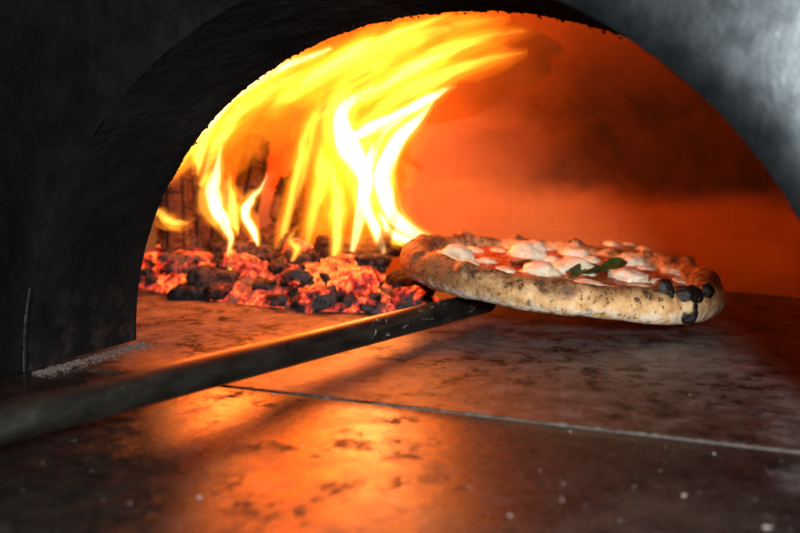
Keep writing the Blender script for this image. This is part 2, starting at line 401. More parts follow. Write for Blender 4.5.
front = mesh_obj('front_plate', bm, M_FRONT, oven)
bm = bmesh.new()                                      # lining of the mouth, rough with soot at the inner lip
ND = 46
grid = []
for j in range(ND+1):
    f = j/ND
    row = []
    for i in range(NA*2+1):
        t = PI*i/(NA*2)
        a, h, n = 0.277+(0.287-0.277)*f, 0.267+(0.257-0.267)*f, 1.93+0.12*f
        x, z = arch(t, a, h, n)
        yf = YF + 0.0042 + dish(x)
        y = yf + (YI-yf)*f
        up = min(1, max(0, (z-0.10)/0.08))
        d = 0.0016*fbm((x, y, z), 60) + up*(0.0022*max(0, fbm((x, y, z), 45, 3.0)) + 0.0008*max(0, nz((x, y, z), 170, 5)))
        if j > ND-5: d += up*0.0020*max(0, nz((x, y*0.3, z), 300, 9)) * (j-(ND-5))/5
        dx, dz = AX-x, -z
        L = math.hypot(dx, dz) or 1
        row.append(bm.verts.new((x+dx/L*d, y, max(z+dz/L*d, 0.0))))
    grid.append(row)
for a, b in zip(grid, grid[1:]):
    for i in range(NA*2):
        bm.faces.new((a[i], a[i+1], b[i+1], b[i]))
lining = mesh_obj('arch_lining', bm, M_LIN, oven)
# soot crumbs hanging from the inner lip
bm = bmesh.new()
for k in range(150):
    t = PI*random.uniform(0.16, 0.90)
    x, z = arch(t, 0.287, 0.257, 2.05)
    r = random.uniform(0.0003, 0.0009)
    c = Vector((x+(AX-x)*0.008, YI-random.uniform(0.0, 0.02), z*0.992))
    m = Matrix.Translation(c) @ Matrix.Diagonal((r, r, r*random.uniform(1, 1.8), 1))
    g = bmesh.ops.create_icosphere(bm, subdivisions=1, radius=1, matrix=m)
    for v in g['verts']: v.co += Vector((nz(v.co, 900), nz(v.co, 900, 4), nz(v.co, 900, 8)))*r*0.5
soot = mesh_obj('soot_crust', bm, M_LIN, lining)
soot['kind'] = 'stuff'
# vault: an oval brick dome behind the mouth
DA, DB, DH, DX, DY = 0.66, 0.50, 0.41, AX, 0.71
def dome_pt(th, zf):
    k = (1-zf**2.7)**(1/2.7)
    return Vector((DX + DA*k*math.cos(th), DY + DB*k*math.sin(th), DH*zf))
bm = bmesh.new(); uvl = bm.loops.layers.uv.new('UVMap')
NT_, NV_ = 120, 50
ver = []
vlen = [0.0]
for j in range(NV_+1):
    zf = math.sin(PI/2*j/NV_)*0.9999
    row = []
    for i in range(NT_+1):
        th = -0.06 + (PI+0.12)*i/NT_
        p = dome_pt(th, zf)
        q = p.copy(); q += (Vector((DX, DY, 0.1))-p).normalized()*0.004*fbm(p, 22)
        q.z = max(q.z, 0.0) if j else 0.0
        row.append(bm.verts.new(q))
    ver.append(row)
    if j: vlen.append(vlen[-1] + (dome_pt(PI/2, zf)-dome_pt(PI/2, math.sin(PI/2*(j-1)/NV_)*0.9999)).length)
arc = [0.0]
for i in range(NT_): arc.append(arc[-1] + (dome_pt(-0.06+(PI+0.12)*(i+1)/NT_, 0)-dome_pt(-0.06+(PI+0.12)*i/NT_, 0)).length)
for j in range(NV_):
    for i in range(NT_):
        f = bm.faces.new((ver[j][i], ver[j][i+1], ver[j+1][i+1], ver[j+1][i]))
        for lp, (ii, jj) in zip(f.loops, ((i, j), (i+1, j), (i+1, j+1), (i, j+1))):
            lp[uvl].uv = (arc[ii], vlen[jj])
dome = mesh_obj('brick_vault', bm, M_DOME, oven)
bm = bmesh.new()                                      # brick wall around the mouth on the inside
rin, rout = [], []
for i in range(NA+1):
    t = PI*i/NA
    x, z = arch(t, 0.2875, 0.2575, 2.05)
    rin.append(bm.verts.new((x, YI+0.001, z)))
    rout.append(bm.verts.new((AX+0.72*math.cos(PI-t), YI+0.001, 0.44*math.sin(t))))
for i in range(NA): bm.faces.new((rin[i], rin[i+1], rout[i+1], rout[i]))
mesh_obj('inner_front_wall', bm, M_LIN, oven)
# thin bead of weld at the left foot of the front plate
bm = bmesh.new()
prev = None
for k in range(60):
    z = 0.0005 + 0.062*k/59
    tt = None
    # point on the opening edge at this height
    xx = AX - 0.277*(1-(z/0.267)**1.93)**(1/1.93)
    w = 0.0002*(1+0.9*nz((0, 0, z), 300))
    row = [bm.verts.new((xx+0.0002-w*0.5, YF-0.0012+0.004*0, z)), bm.verts.new((xx+0.0002+w*0.5, YF-0.0008, z)), bm.verts.new((xx+0.0002+w, YF+0.0006, z))]
    if prev:
        for a in range(2): bm.faces.new((prev[a], prev[a+1], row[a+1], row[a]))
    prev = row
mesh_obj('worn_edge', bm, m_simple('bare_scratched_steel', (0.06, 0.059, 0.057), 0.5, 0.6, 300, 0.8), front)
# ------------------------------------------------------------------ floor slabs
JY = 0.570
def slab(name, x0, x1, y0, y1, z1, mat, edge='none'):
    bm = bmesh.new()
    nx, ny = 220, 120
    g = []
    for j in range(ny+1):
        y = y0+(y1-y0)*j/ny
        if j == 1 and edge == 'near': y = y0+0.0028
        if j == ny-1 and edge == 'far': y = y1-0.0024
        row = []
        for i in range(nx+1):
            x = x0+(x1-x0)*i/nx
            yy = y
            d = 0.0
            if edge == 'near' and j == 0: yy += 0.0020*abs(fbm((x, 0, 0), 60)) + 0.0004; d = -0.0006
            if edge == 'far' and j == ny: yy -= 0.0014*abs(fbm((x, 3, 0), 70)) + 0.0003; d = -0.0005
            row.append(bm.verts.new((x, yy, z1 + d + 0.0006*fbm((x, y, 0), 8))))
        g.append(row)
    for j in range(ny):
        for i in range(nx): bm.faces.new((g[j][i], g[j][i+1], g[j+1][i+1], g[j+1][i]))
    for j, yy in ((0, y0), (ny, y1)):                  # thickness at the joint
        low = [bm.verts.new((v.co.x, v.co.y, z1-0.03)) for v in g[j]]
        for i in range(nx): bm.faces.new((g[j][i], g[j][i+1], low[i+1], low[i]))
    return tag(mesh_obj(name, bm, mat), kind='structure')
hearth = slab('oven_floor', -1.15, 0.65, JY+0.0008, 1.40, 0.0, M_HEARTH, 'near')
ledge = slab('stone_ledge_floor', -1.6, 1.1, -0.7, JY-0.0008, -0.0003, M_LEDGE, 'far')
bm = bmesh.new()                                       # grit packed in the joint between the slabs
nJ = 900; rowp = None
for i in range(nJ+1):
    x = -1.0 + 1.5*i/nJ
    fill = min(1, max(0, (x+0.33)/0.06))
    w = 0.0009*(0.5+0.9*abs(fbm((x, 0, 2), 60))*2)*(0.35+0.65*fill)
    z = -0.005 + fill*(0.0046 + 0.0014*nz((x, 0, 0), 240) + 0.0008*nz((x, 0, 5), 60))
    row = [bm.verts.new((x, JY-w*0.8-0.0003, min(z, -0.0010))), bm.verts.new((x, JY+0.0003*nz((x, 0, 0), 90), z+0.0008*fill)), bm.verts.new((x, JY+w*0.8+0.0006, min(z, -0.0012)))]
    if rowp:
        for a in range(2): bm.faces.new((rowp[a], rowp[a+1], row[a+1], row[a]))
    rowp = row
tag(mesh_obj('floor_joint', bm, M_MORTAR), kind='structure')
# loose white ash swept against the left foot of the arch
bm = bmesh.new()
def lump(bm, c, r, sq=0.6, seed=0.0, sub=2, rough=0.35):
    g = bmesh.ops.create_icosphere(bm, subdivisions=sub, radius=1)
    rot = Matrix.Rotation(random.uniform(0, 6.28), 3, 'Z') @ Matrix.Rotation(random.uniform(-0.5, 0.5), 3, 'X')
    for v in g['verts']:
        p = v.co.copy()
        k = 1 + rough*1.6*fbm(p, 1.3, seed)
        q = Vector((p.x*r[0], p.y*r[1], p.z*r[2]))*k
        v.co = Vector(c) + rot @ q
for k in range(1500):
    f = random.random()
    e = on_floor(34+108*f, 372-30*f)
    off = abs(random.gauss(0, 0.017))*(1.0 if f > 0.3 else 0.7)
    x, y = e.x + off + 0.001, e.y - off*0.6 + random.gauss(0, 0.003)
    r = random.uniform(0.0002, 0.0009)*(1.25-min(1, off/0.03))
    lump(bm, (x, y, r*0.3), (r*1.5, r*1.5, r*0.7), seed=k*0.7, sub=1)
tag(mesh_obj('loose_ash', bm, M_WHITEASH), 'crumbly pale ash swept along the foot of the left arch side', 'ash', kind='stuff')
# crumbs scattered over the floor
CR = [(200, 497, 4.5), (325, 430, 2.2), (570, 431, 2.6), (562, 500, 2.6), (563, 483, 2.2), (562, 496, 2), (684, 495, 5), (767, 527, 5.5), (510, 515, 3), (634, 486, 2),
      (714, 453, 2.4), (452, 470, 2), (273, 394, 3), (303, 445, 2), (130, 503, 2.2), (92, 470, 1.6), (620, 520, 2.2), (468, 486, 1.8), (540, 470, 1.8), (585, 505, 1.6),
      (660, 470, 1.6), (395, 500, 2), (75, 440, 1.5), (250, 470, 1.6), (690, 395, 1.8), (350, 415, 1.5)]
rc = random.Random(5)
CR += [(rc.uniform(20, 800), rc.uniform(400, 533), rc.uniform(0.6, 1.4)) for _ in range(70)]
for k, (px, py, r) in enumerate(CR):
    p = on_floor(px, py)
    if p.y < 0.572: p.z = -0.0003
    rr = r*(p-CAM).length/F*0.42
    bm = bmesh.new(); lump(bm, (0, 0, 0), (rr*1.7, rr*1.0, rr*0.4), seed=k*3.3, sub=2, rough=0.75)
    o = mesh_obj('flour_crumb', bm, M_CRUMB); o.location = (p.x, p.y, p.z + rr*0.30)
    tag(o, 'tiny white crumb of flour lying loose on the oven floor', 'crumb', 'white crumbs scattered on the oven floor')
# ------------------------------------------------------------------ pizza peel
A0, A1 = at(0, 424, 0.50), at(472, 305, 0.945)
DIRP = (A1-A0).normalized()
P0 = A0 - DIRP*0.42
P1 = A1 + DIRP*0.03
peel = thing('pizza_peel', 'long black steel peel reaching in from the left and carrying the pizza', 'pizza peel', (A1.x, A1.y, 0))
def tube(bm, pts, rad, nseg=40, cap=True):
    prev = None; rings = []
    for i, p in enumerate(pts):
        d = (pts[min(i+1, len(pts)-1)]-pts[max(i-1, 0)]).normalized()
        u = d.cross(Vector((0, 0, 1))).normalized(); w = u.cross(d).normalized()
        r = rad[i] if hasattr(rad, '__len__') else rad
        rings.append([bm.verts.new(p + (u*math.cos(2*PI*k/nseg)+w*math.sin(2*PI*k/nseg))*r) for k in range(nseg)])
    for a, b in zip(rings, rings[1:]):
        for k in range(nseg): bm.faces.new((a[k], a[(k+1) % nseg], b[(k+1) % nseg], b[k]))
    if cap:
        bm.faces.new(rings[0]); bm.faces.new(rings[-1])
bm = bmesh.new()
N = 120
tube(bm, [P0.lerp(P1, i/N) for i in range(N+1)], [0.0107 + 0.00012*nz((0, i*0.11, 0), 1) for i in range(N+1)], 48)
mesh_obj('handle', bm, M_HANDLE, peel)
# ------------------------------------------------------------------ pizza
PC = at(557, 281, 0.985); PC.z = 0.0305
PR = 0.1550
ax = RIGHT.copy(); bx = Vector((-syw, cyw, 0))
tiltx, tilty = math.radians(3.0), math.radians(4.9)     # front edge dips, right edge dips
ROT = Matrix((ax, bx, Vector((0, 0, 1)))).transposed()
ROT = ROT @ Matrix.Rotation(tilty, 3, 'Y') @ Matrix.Rotation(tiltx, 3, 'X')
pizza = thing('pizza', 'margherita pizza with white cheese lumps and blistered rim held up on the peel', 'pizza', PC)
pizza.rotation_euler = ROT.to_euler(); pizza['local_parts'] = True
def droop(x, y):                                       # the unsupported front right side sags a little
    s = max(0, (x*0.8 - y*0.55) - 0.05)
    return -0.9*s*s
def rim(th):
    return 1 - 0.10*max(0, math.sin(-th-0.3)) - 0.30*max(0, math.sin(th)) + 0.20*fbm((math.cos(th), math.sin(th), 0), 2.2, 4) + 0.10*nz((math.cos(th), math.sin(th), 0), 5.5, 9)
def outer(th):
    return PR*(1 + 0.022*nz((math.cos(th), math.sin(th), 0), 1.7, 2) + 0.010*nz((math.cos(th), math.sin(th), 0), 6, 7))
BUB = [(-2.30, 1.0, 0.012, 0.004), (-1.9, 0.55, 0.007, 0.0035), (-1.68, 1.2, 0.011, 0.0035), (-1.3, 0.3, 0.006, 0.002), (-1.1, 0.8, 0.008, 0.003), (-0.72, 0.9, 0.008, 0.004), (0.35, 1.2, 0.013, 0.007), (0.75, 1.3, 0.012, 0.005), (1.3, 1.4, 0.012, 0.005), (1.75, 1.4, 0.010, 0.005), (2.2, 1.3, 0.012, 0.006), (2.7, 1.2, 0.010, 0.005), (-2.75, 0.9, 0.012, 0.005)]
bm = bmesh.new()
NTH, NPR = 420, 64
ringv = []
for j in range(NPR+1):
    row = []
    for i in range(NTH):
        th = 2*PI*i/NTH
        R = outer(th); k = rim(th)
        rr = 0.0150*k; rc = R-rr; zc = rr*0.98
        if j < 8:   r, z = (rc-rr*0.8)*(j/8)+0.0004, 0.0075+0.001*nz((th, j, 0), 2)
        elif j > NPR-8: r, z = (rc*0.98)*((NPR-j)/8)+0.0004, 0.0
        else:
            ph = PI*0.96 - (PI*0.96+PI/2)*(j-8)/(NPR-16)    # inner side, over the crown, outer, underside
            sx = 1.05 if math.cos(ph) < 0 else 1.0
            r = rc + rr*1.0*math.cos(ph)*sx
            z = zc + rr*math.sin(ph)*(1.12 if math.sin(ph) > 0 else 0.98)
            if ph > PI*0.5: z = max(z, 0.0110)
        x, y = r*math.cos(th), r*math.sin(th)
        p = Vector((x, y, z))
        if 8 <= j <= NPR-8:
            n = Vector((math.cos(th)*math.cos(ph), math.sin(th)*math.cos(ph), math.sin(ph)))
            p += n*(0.0042*fbm(p, 20, 1) + 0.0008*abs(nz(p, 48, 6)) + 0.0007*fbm(p, 110, 6) + 0.0003*nz(p, 420))
            for (bt, bp, br, bh) in BUB:
                q = Vector((math.cos(bt)*(rc+rr*math.cos(bp)), math.sin(bt)*(rc+rr*math.cos(bp)), zc+rr*math.sin(bp)))
                d = (p-q).length/br
                if d < 1: p += n*bh*(1-d*d)**2
        p.z += droop(x, y)
        row.append(bm.verts.new(p))
    ringv.append(row)
for a, b in zip(ringv, ringv[1:]):
    for i in range(NTH): bm.faces.new((a[i], a[(i+1) % NTH], b[(i+1) % NTH], b[i]))
RIMV = [v.co.copy() for row in ringv[8:NPR-7] for v in row]
bm.faces.new(ringv[0]); bm.faces.new(ringv[-1])
mesh_obj('crust', bm, M_CRUST, pizza)
bm = bmesh.new()                                       # sauce and melted fat over the middle
rows = []
ctr = bm.verts.new((0, 0, 0.0160))
for j in range(1, 61):
    row = []
    for i in range(240):
        th = 2*PI*i/240
        R = outer(th) - 0.0150*rim(th)*1.72
        r = R*j/60
        x, y = r*math.cos(th), r*math.sin(th)
        z = 0.0160 + 0.0030*fbm((x, y, 0), 40, 3) + 0.0016*fbm((x, y, 0), 130, 8)
        if j > 55: z -= 0.0012*(j-55)/5
        row.append(bm.verts.new((x, y, z + droop(x, y))))
    rows.append(row)
for i in range(240): bm.faces.new((ctr, rows[0][i], rows[0][(i+1) % 240]))
for a, b in zip(rows, rows[1:]):
    for i in range(240): bm.faces.new((a[i], a[(i+1) % 240], b[(i+1) % 240], b[i]))
mesh_obj('sauce', bm, M_SAUCE, pizza)
INV = (Matrix.Translation(PC) @ ROT.to_4x4()).inverted()
def top(px, py, h=0.0165):                              # where a sight line meets the plane of the topping
    o, d = INV @ CAM, INV.to_3x3() @ ray(px, py)
    s = (h-o.z)/d.z
    q = o + d*s
    for _ in range(3):
        s = (h+droop(q.x, q.y)-o.z)/d.z; q = o+d*s
    return q
MZ = [(458, 257, 17, 1.0), (528, 255, 19, 1.1), (541, 272, 16, 0.85), (572, 270, 20, 0.95), (575, 254, 15, 0.8), (590, 286, 15, 0.55), (556, 285, 18, 0.4), (628, 278, 17, 0.8),
      (631, 262, 17, 0.8), (655, 258, 11, 0.7), (672, 272, 11, 0.7), (642, 290, 15, 0.5), (486, 261, 9, 0.6), (604, 250, 9, 0.6), (646, 268, 8, 0.5), (680, 281, 8, 0.5), (612, 244, 10, 0.6), (497, 250, 8, 0.5), (560, 246, 9, 0.5),
      (514, 248, 9, 0.6), (545, 248, 8, 0.6), (590, 260, 9, 0.7), (600, 268, 9, 0.6), (617, 254, 9, 0.7), (645, 249, 9, 0.6), (664, 264, 10, 0.6), (505, 270, 9, 0.6), (474, 250, 9, 0.6), (612, 290, 10, 0.5), (660, 282, 10, 0.5), (552, 260, 9, 0.7), (470, 264, 8, 0.6), (630, 244, 8, 0.5)]
for k, (px, py, r, hh) in enumerate(MZ):
    q = top(px, py); rr = r*1.14*0.985/F
    bm = bmesh.new()
    g = bmesh.ops.create_icosphere(bm, subdivisions=4, radius=1)
    for v in g['verts']:
        p = v.co.copy()
        kf = 1 + 0.5*fbm(p, 1.2, k*5.1) + 0.22*fbm(p, 3.0, k*2.3)
        skirt = 1.0 + 0.28*max(0, -p.z+0.1)
        z = p.z*(0.70 if p.z > 0 else 0.25)*hh
        z = math.copysign(abs(z)**1.15, z)
        v.co = Vector((q.x + p.x*rr*kf*skirt, q.y + p.y*rr*kf*skirt*1.15, q.z - 0.0005 + z*rr*kf))
    mesh_obj('mozzarella', bm, M_MOZZ, pizza)
# basil leaf lying across the cheese
b0, b1 = top(570, 280, 0.0165), top(627, 268, 0.0165)
bm = bmesh.new()
N1, N2 = 40, 16
u = (b1-b0); L = u.length; u.normalize(); w = Vector((-u.y, u.x, 0)).normalized()
g = []
for i in range(N1+1):
    f = i/N1; wd = 0.0145*math.sin(PI*min(1, f**0.8))**0.8*(1-0.25*f)
    row = []
    for j in range(N2+1):
        s = (j/N2)*2-1
        z = 0.002+0.004*abs(s)**1.5*(1+0.6*math.sin(f*9)) + 0.0022*math.sin(f*14+s*2) + 0.003*math.sin(f*PI) + 0.0012*nz((f*8, s*3, 0), 1)
        p = b0 + u*(L*f) + w*(s*wd); p.z += z
        row.append(bm.verts.new(p))
    g.append(row)
for i in range(N1):
    for j in range(N2): bm.faces.new((g[i][j], g[i+1][j], g[i+1][j+1], g[i][j+1]))
mesh_obj('basil_leaf', bm, M_BASIL, pizza)
# second, browned scrap of basil under the cheese
b0, b1 = top(512, 266, 0.016), top(530, 262, 0.016)
bm = bmesh.new(); g = []
for i in range(13):
    f = i/12; row = []
    for j in range(7):
        s = j/3-1
        p = b0.lerp(b1, f) + w*s*0.010*math.sin(PI*f)**0.7; p.z += 0.002*abs(s)+0.0015*math.sin(f*7)
        row.append(bm.verts.new(p))
    g.append(row)
for i in range(12):
    for j in range(6): bm.faces.new((g[i][j], g[i+1][j], g[i+1][j+1], g[i][j+1]))
o = mesh_obj('basil_leaf', bm, m_simple('browned_basil', (0.09, 0.05, 0.01), 0.45, 0, 90, 0.5), pizza); o['label'] = 'small browned scrap of basil leaf'
# burst, scorched blisters on the right of the rim
M4 = Matrix.Translation(PC) @ ROT.to_4x4()
RIMP = [M4 @ v for v in RIMV]
def on_rim(px, py):                                    # point of the rim seen along a sight line
    best, bp = 1e9, None
    for p in RIMP:
        q = p-CAM; f = q.dot(FWD)
        e = math.hypot(400+F*q.dot(RIGHT)/f-px, 266.5-F*q.dot(UP)/f-py)*0.004 + f
        if e < best: best, bp = e, p
    return bp
def blister(px, py, d, r, seed, mat, sub=4):
    c = INV @ on_rim(px, py)
    bm = bmesh.new(); g = bmesh.ops.create_icosphere(bm, subdivisions=sub, radius=1)
    for v in g['verts']:
        p = v.co.copy(); k = 1 + 0.38*fbm(p, 1.2, seed) + 0.08*fbm(p, 5, seed+3)
        v.co = c + Vector((p.x*r[0], p.y*r[1], p.z*r[2]))*k
    return mesh_obj('charred_blister', bm, mat, pizza)
blister(664, 291, 0.876, (0.0088, 0.007, 0.0105), 1.0, M_BURNT)
blister(684, 297, 0.892, (0.0115, 0.008, 0.0092), 4.0, M_BURNT)
blister(692, 295, 0.900, (0.0100, 0.008, 0.0085), 14.0, M_BURNT)
blister(689, 311, 0.894, (0.0082, 0.0060, 0.0105), 7.0, M_BURNT)
blister(706, 289, 0.915, (0.0072, 0.006, 0.0072), 9.0, M_BURNT)
o = blister(686, 306, 0.8835, (0.0060, 0.0085, 0.0066), 12.0, m_simple('soft_pale_crumb', (0.62, 0.46, 0.24), 0.6, 0, 150, 0.3))
o.name = 'torn_crumb'; o.data.name = 'torn_crumb'
# peel head: a thin round iron disc under the pizza, tilted like it
bm = bmesh.new()
RB = 0.105
prof = [(0.0005, -0.0030), (RB-0.002, -0.0030), (RB, -0.0022), (RB, -0.0012), (RB-0.002, -0.0006), (0.0005, -0.0006)]
M4 = Matrix.Translation(PC) @ ROT.to_4x4()
rg = []
for (r, z) in prof:
    rg.append([bm.verts.new(M4 @ Vector((r*math.cos(2*PI*i/96), r*math.sin(2*PI*i/96)+0.008, z))) for i in range(96)])
for a, b in zip(rg, rg[1:]):
    for i in range(96): bm.faces.new((a[i], a[(i+1) % 96], b[(i+1) % 96], b[i]))
mesh_obj('blade', bm, M_IRON, peel)
# ------------------------------------------------------------------ ash bed and coals
def bed_h(x, y):
    # height of the ember heap
    u = (Vector((x, y, 0))-Vector((-0.655, 1.005, 0)))
    a, b = u.x*0.95+u.y*-0.3, u.x*0.3+u.y*0.95
    q = (a/0.27)**2 + (b/0.098)**2
    return 0.042*max(0, 1-q)**0.8
bm = bmesh.new(); g = []
for j in range(71):
    row = []
    for i in range(111):
        x, y = -0.96+0.62*i/110, 0.82+0.36*j/70
        h = bed_h(x, y)
        z = h*(1+0.5*fbm((x, y, 0), 16, 2)) + (0.012*fbm((x, y, 0), 50, 5) if h > 0 else 0) - 0.001
        row.append(bm.verts.new((x, y, z if h > 0 else -0.004)))
    g.append(row)
for j in range(70):
    for i in range(110): bm.faces.new((g[j][i], g[j][i+1], g[j+1][i+1], g[j+1][i]))
tag(mesh_obj('ash_bed', bm, M_ASH), 'heap of grey and glowing ash under the flames at the left of the oven', 'ash', kind='stuff')
def coal_mesh(r, seed, blocky=0.5):
    bm = bmesh.new(); g = bmesh.ops.create_icosphere(bm, subdivisions=3, radius=1)
    for v in g['verts']:
        p = v.co.copy()
        m = max(abs(p.x), abs(p.y), abs(p.z)); p = p.lerp(p/m*0.8, blocky)
        k = 1 + 0.6*fbm(p, 1.2, seed) + 0.2*fbm(p, 4, seed+2)
        v.co = Vector((p.x*r[0], p.y*r[1], p.z*r[2]))*k
    return bm
rnd = random.Random(21)
n = 0; spots = []
while n < 190:
    x, y = rnd.uniform(-0.93, -0.40), rnd.uniform(0.85, 1.12)
    h = bed_h(x, y)
    if h <= 0.002: continue
    r = rnd.uniform(0.006, 0.020)
    if any((x-a)**2+(y-b)**2 < (0.72*(r+c))**2 for a, b, c in spots): r *= 0.6
    spots.append((x, y, r))
    z = h*(1+0.5*fbm((x, y, 0), 16, 2)) + 0.35*r
    f = rnd.random(); front_edge = h < 0.02
    mat = M_COAL_HOT if f < (0.30 if front_edge else 0.46) else (M_COAL_MID if f < 0.78 else M_COAL_BLACK)
    o = mesh_obj('ember', coal_mesh((r*rnd.uniform(0.9, 1.7), r, r*rnd.uniform(0.6, 0.95)), n*2.7), mat)
    o.location = (x, y, z); o.rotation_euler = (rnd.uniform(-0.4, 0.4), rnd.uniform(-0.4, 0.4), rnd.uniform(0, 6.28))
    kind = {M_COAL_HOT: ('red glowing ember in the heap under the flames', 'red glowing embers'), M_COAL_MID: ('ash-grey ember with red patches in the heap under the flames', 'grey and red embers'),
            M_COAL_BLACK: ('small black lump of burnt out coal in the ember heap', 'small black coals')}[mat]
    tag(o, kind[0], 'ember', kind[1]); n += 1
def big_coal(px, py, d, r, seed, rz, mat, label, name='charcoal_lump'):
    p = at(px, py, d)
    o = mesh_obj(name, coal_mesh(r, seed, 0.65), mat); o.location = p; o.rotation_euler = (0.1, 0.05, rz)
    return tag(o, label, 'charcoal')
big_coal(212, 292, 1.105, (0.048, 0.020, 0.0105), 3.0, YAW, M_COAL_BLACK, 'long flat black charcoal slab at the front edge of the embers')
big_coal(262, 296, 1.090, (0.022, 0.015, 0.008), 8.0, YAW+0.4, M_COAL_BLACK, 'short flat black charcoal lump just right of the long black slab')
big_coal(226, 268, 1.13, (0.011, 0.011, 0.010), 5.0, 0.3, M_COAL_BLACK, 'knobby black charcoal lump perched below the small left flames')
big_coal(185, 262, 1.14, (0.030, 0.018, 0.013), 15.0, YAW+0.5, M_COAL_MID, 'grey sloping half-burnt charcoal near the left side of the arch')
big_coal(292, 290, 1.09, (0.016, 0.014, 0.010), 25.0, 0.9, M_COAL_MID, 'grey rounded charcoal lump in front of the brightest embers')
big_coal(368, 262, 1.10, (0.026, 0.016, 0.010), 35.0, 0.2, M_COAL_MID, 'grey charcoal lump left of the pizza rim under the tall flame')
# bright heart of the embers
for k, (px, py, r) in enumerate([(320, 274, .015), (338, 270, .017), (356, 276, .013), (330, 286, .010), (345, 284, .012), (312, 284, .010)]):
    o = mesh_obj('ember', coal_mesh((r*1.2, r, r*0.8), 60+k), m_coal('white_hot_coal', 1.7, (0.05, 0.02, 0.01), 0.15, 0.24, True) if k == 0 else bpy.data.materials['white_hot_coal'])
    o.location = at(px, py, 1.062); o.rotation_euler = (0.2*k, 0, k)
    tag(o, 'orange white-hot ember in the bright heart of the heap', 'ember', 'white-hot embers')
# logs
def log(name, p0, p1, r, seed, label, blk=(0.036, 0.022)):
    bm = bmesh.new(); uvl = bm.loops.layers.uv.new('UVMap')
    d = p1-p0; L = d.length; d.normalize()
    u = d.cross(Vector((0.3, 0.9, 0.2))).normalized(); w = u.cross(d)
    NL, NC = 90, 72
    g = []
    for i in range(NL+1):
        row = []; f = i/NL
        for k in range(NC):
            a = 2*PI*k/NC
            q = Vector((math.cos(a)*1.4, math.sin(a)*1.4, f*L*18))
            rr = r*(1 + 0.22*fbm(q, 0.8, seed))
            sv = a*r/blk[1]; su = f*L/blk[0] + 0.5*(math.floor(sv) % 2) + 0.25*nz((sv*0.4, f*6, seed), 1)
            ev = min(abs(sv-round(sv))*blk[1], abs(su-round(su))*blk[0])
            rr -= 0.0045*max(0, 1-ev/0.0035)
            rr += 0.0015*fbm(q, 5, seed+2)
            if i in (0, NL): rr *= 0.86
            row.append(bm.verts.new(p0 + d*(f*L) + (u*math.cos(a)+w*math.sin(a))*rr))
        g.append(row)
    for i in range(NL):
        for k in range(NC):
            f = bm.faces.new((g[i][k], g[i][(k+1) % NC], g[i+1][(k+1) % NC], g[i+1][k]))
            for lp, (ii, kk) in zip(f.loops, ((i, k), (i, k+1), (i+1, k+1), (i+1, k))):
                lp[uvl].uv = (ii/NL*L + seed, kk/NC*2*PI*r)
    for row, ii in ((g[0], 0), (g[-1], NL)):
        c = sum((v.co for v in row), Vector())/NC
        cv = bm.verts.new(c)
        for k in range(NC): bm.faces.new((row[k], row[(k+1) % NC], cv))
    return tag(mesh_obj(name, bm, M_LOG), label, 'log', 'burning firewood')
log('burning_log', at(178, 262, 1.20), at(174, 150, 1.24), 0.0205, 1.0, 'upright charred log at the far left, checked into small blocks')
log('burning_log', at(206, 262, 1.235), at(208, 150, 1.27), 0.020, 2.0, 'upright charred log just behind the small left flames')
log('burning_log', at(236, 252, 1.21), at(258, 140, 1.26), 0.017, 3.0, 'slanting charred log leaning right in the middle of the fire')
log('burning_log', at(262, 246, 1.20), at(318, 212, 1.26), 0.018, 4.0, 'low charred log sloping up behind the glowing embers')
log('burning_log', at(318, 246, 1.13), at(405, 246, 1.19), 0.012, 5.0, 'thin dark log lying flat at the foot of the tall flame')
log('burning_log', at(285, 220, 1.27), at(300, 140, 1.31), 0.020, 6.0, 'upright dim log at the back, half hidden by the tall flames')
# ------------------------------------------------------------------ flames (glowing gas volumes shaped as tongues)
def catmull(P, n):
    out = []
    P = [P[0]] + P + [P[-1]]
    seg = len(P)-3
    for i in range(n+1):
        t = i/n*seg; k = min(int(t), seg-1); f = t-k
        a, b, c, d = P[k:k+4]
        out.append([0.5*((2*b[q]) + (-a[q]+c[q])*f + (2*a[q]-5*b[q]+4*c[q]-d[q])*f*f + (-a[q]+3*b[q]-3*c[q]+d[q])*f**3) for q in range(len(b))])
    return out
def tongue(parent, path, d0, d1, mat, scale=1.0, seed=0.0, wob=0.22, name='flame_tongue', taper=0.0):
    """path: (px, py, radius px); depth runs d0 -> d1"""
    N, K = 64, 20
    pts = catmull([list(p) for p in path], N)
    bm = bmesh.new(); rings = []
    W = []
    for i, (px, py, r) in enumerate(pts):
        f = i/N; d = d0+(d1-d0)*f
        px += 2.2*wob/0.22*nz((i*0.11, seed, 0), 1); py += 1.4*wob/0.22*nz((i*0.11, seed, 9), 1)
        r *= 1 - taper*max(0.0, (f-0.40)/0.60)**1.2 - 0.5*taper*max(0.0, (0.12-f)/0.12)
        W.append((at(px, py, d), max(r, 0.15)*scale*d/F))
    for i, (p, r) in enumerate(W):
        t = (W[min(i+1, N)][0]-W[max(i-1, 0)][0]).normalized()
        u = t.cross(FWD).normalized(); w = u.cross(t).normalized()
        row = []
        for k in range(K):
            a = 2*PI*k/K
            e = 1 + wob*2.2*nz((math.cos(a)*1.1+seed, math.sin(a)*1.1, i*0.07+seed*3), 1) + wob*nz((math.cos(a)*2.6, math.sin(a)*2.6+seed, i*0.16), 1)
            row.append(bm.verts.new(p + (u*math.cos(a) + w*math.sin(a)*0.8)*r*max(0.2, e)))
        rings.append(row)
    for a, b in zip(rings, rings[1:]):
        for k in range(K): bm.faces.new((a[k], a[(k+1) % K], b[(k+1) % K], b[k]))
    bm.faces.new(rings[0]); bm.faces.new(rings[-1])
    return mesh_obj(name, bm, mat, parent)
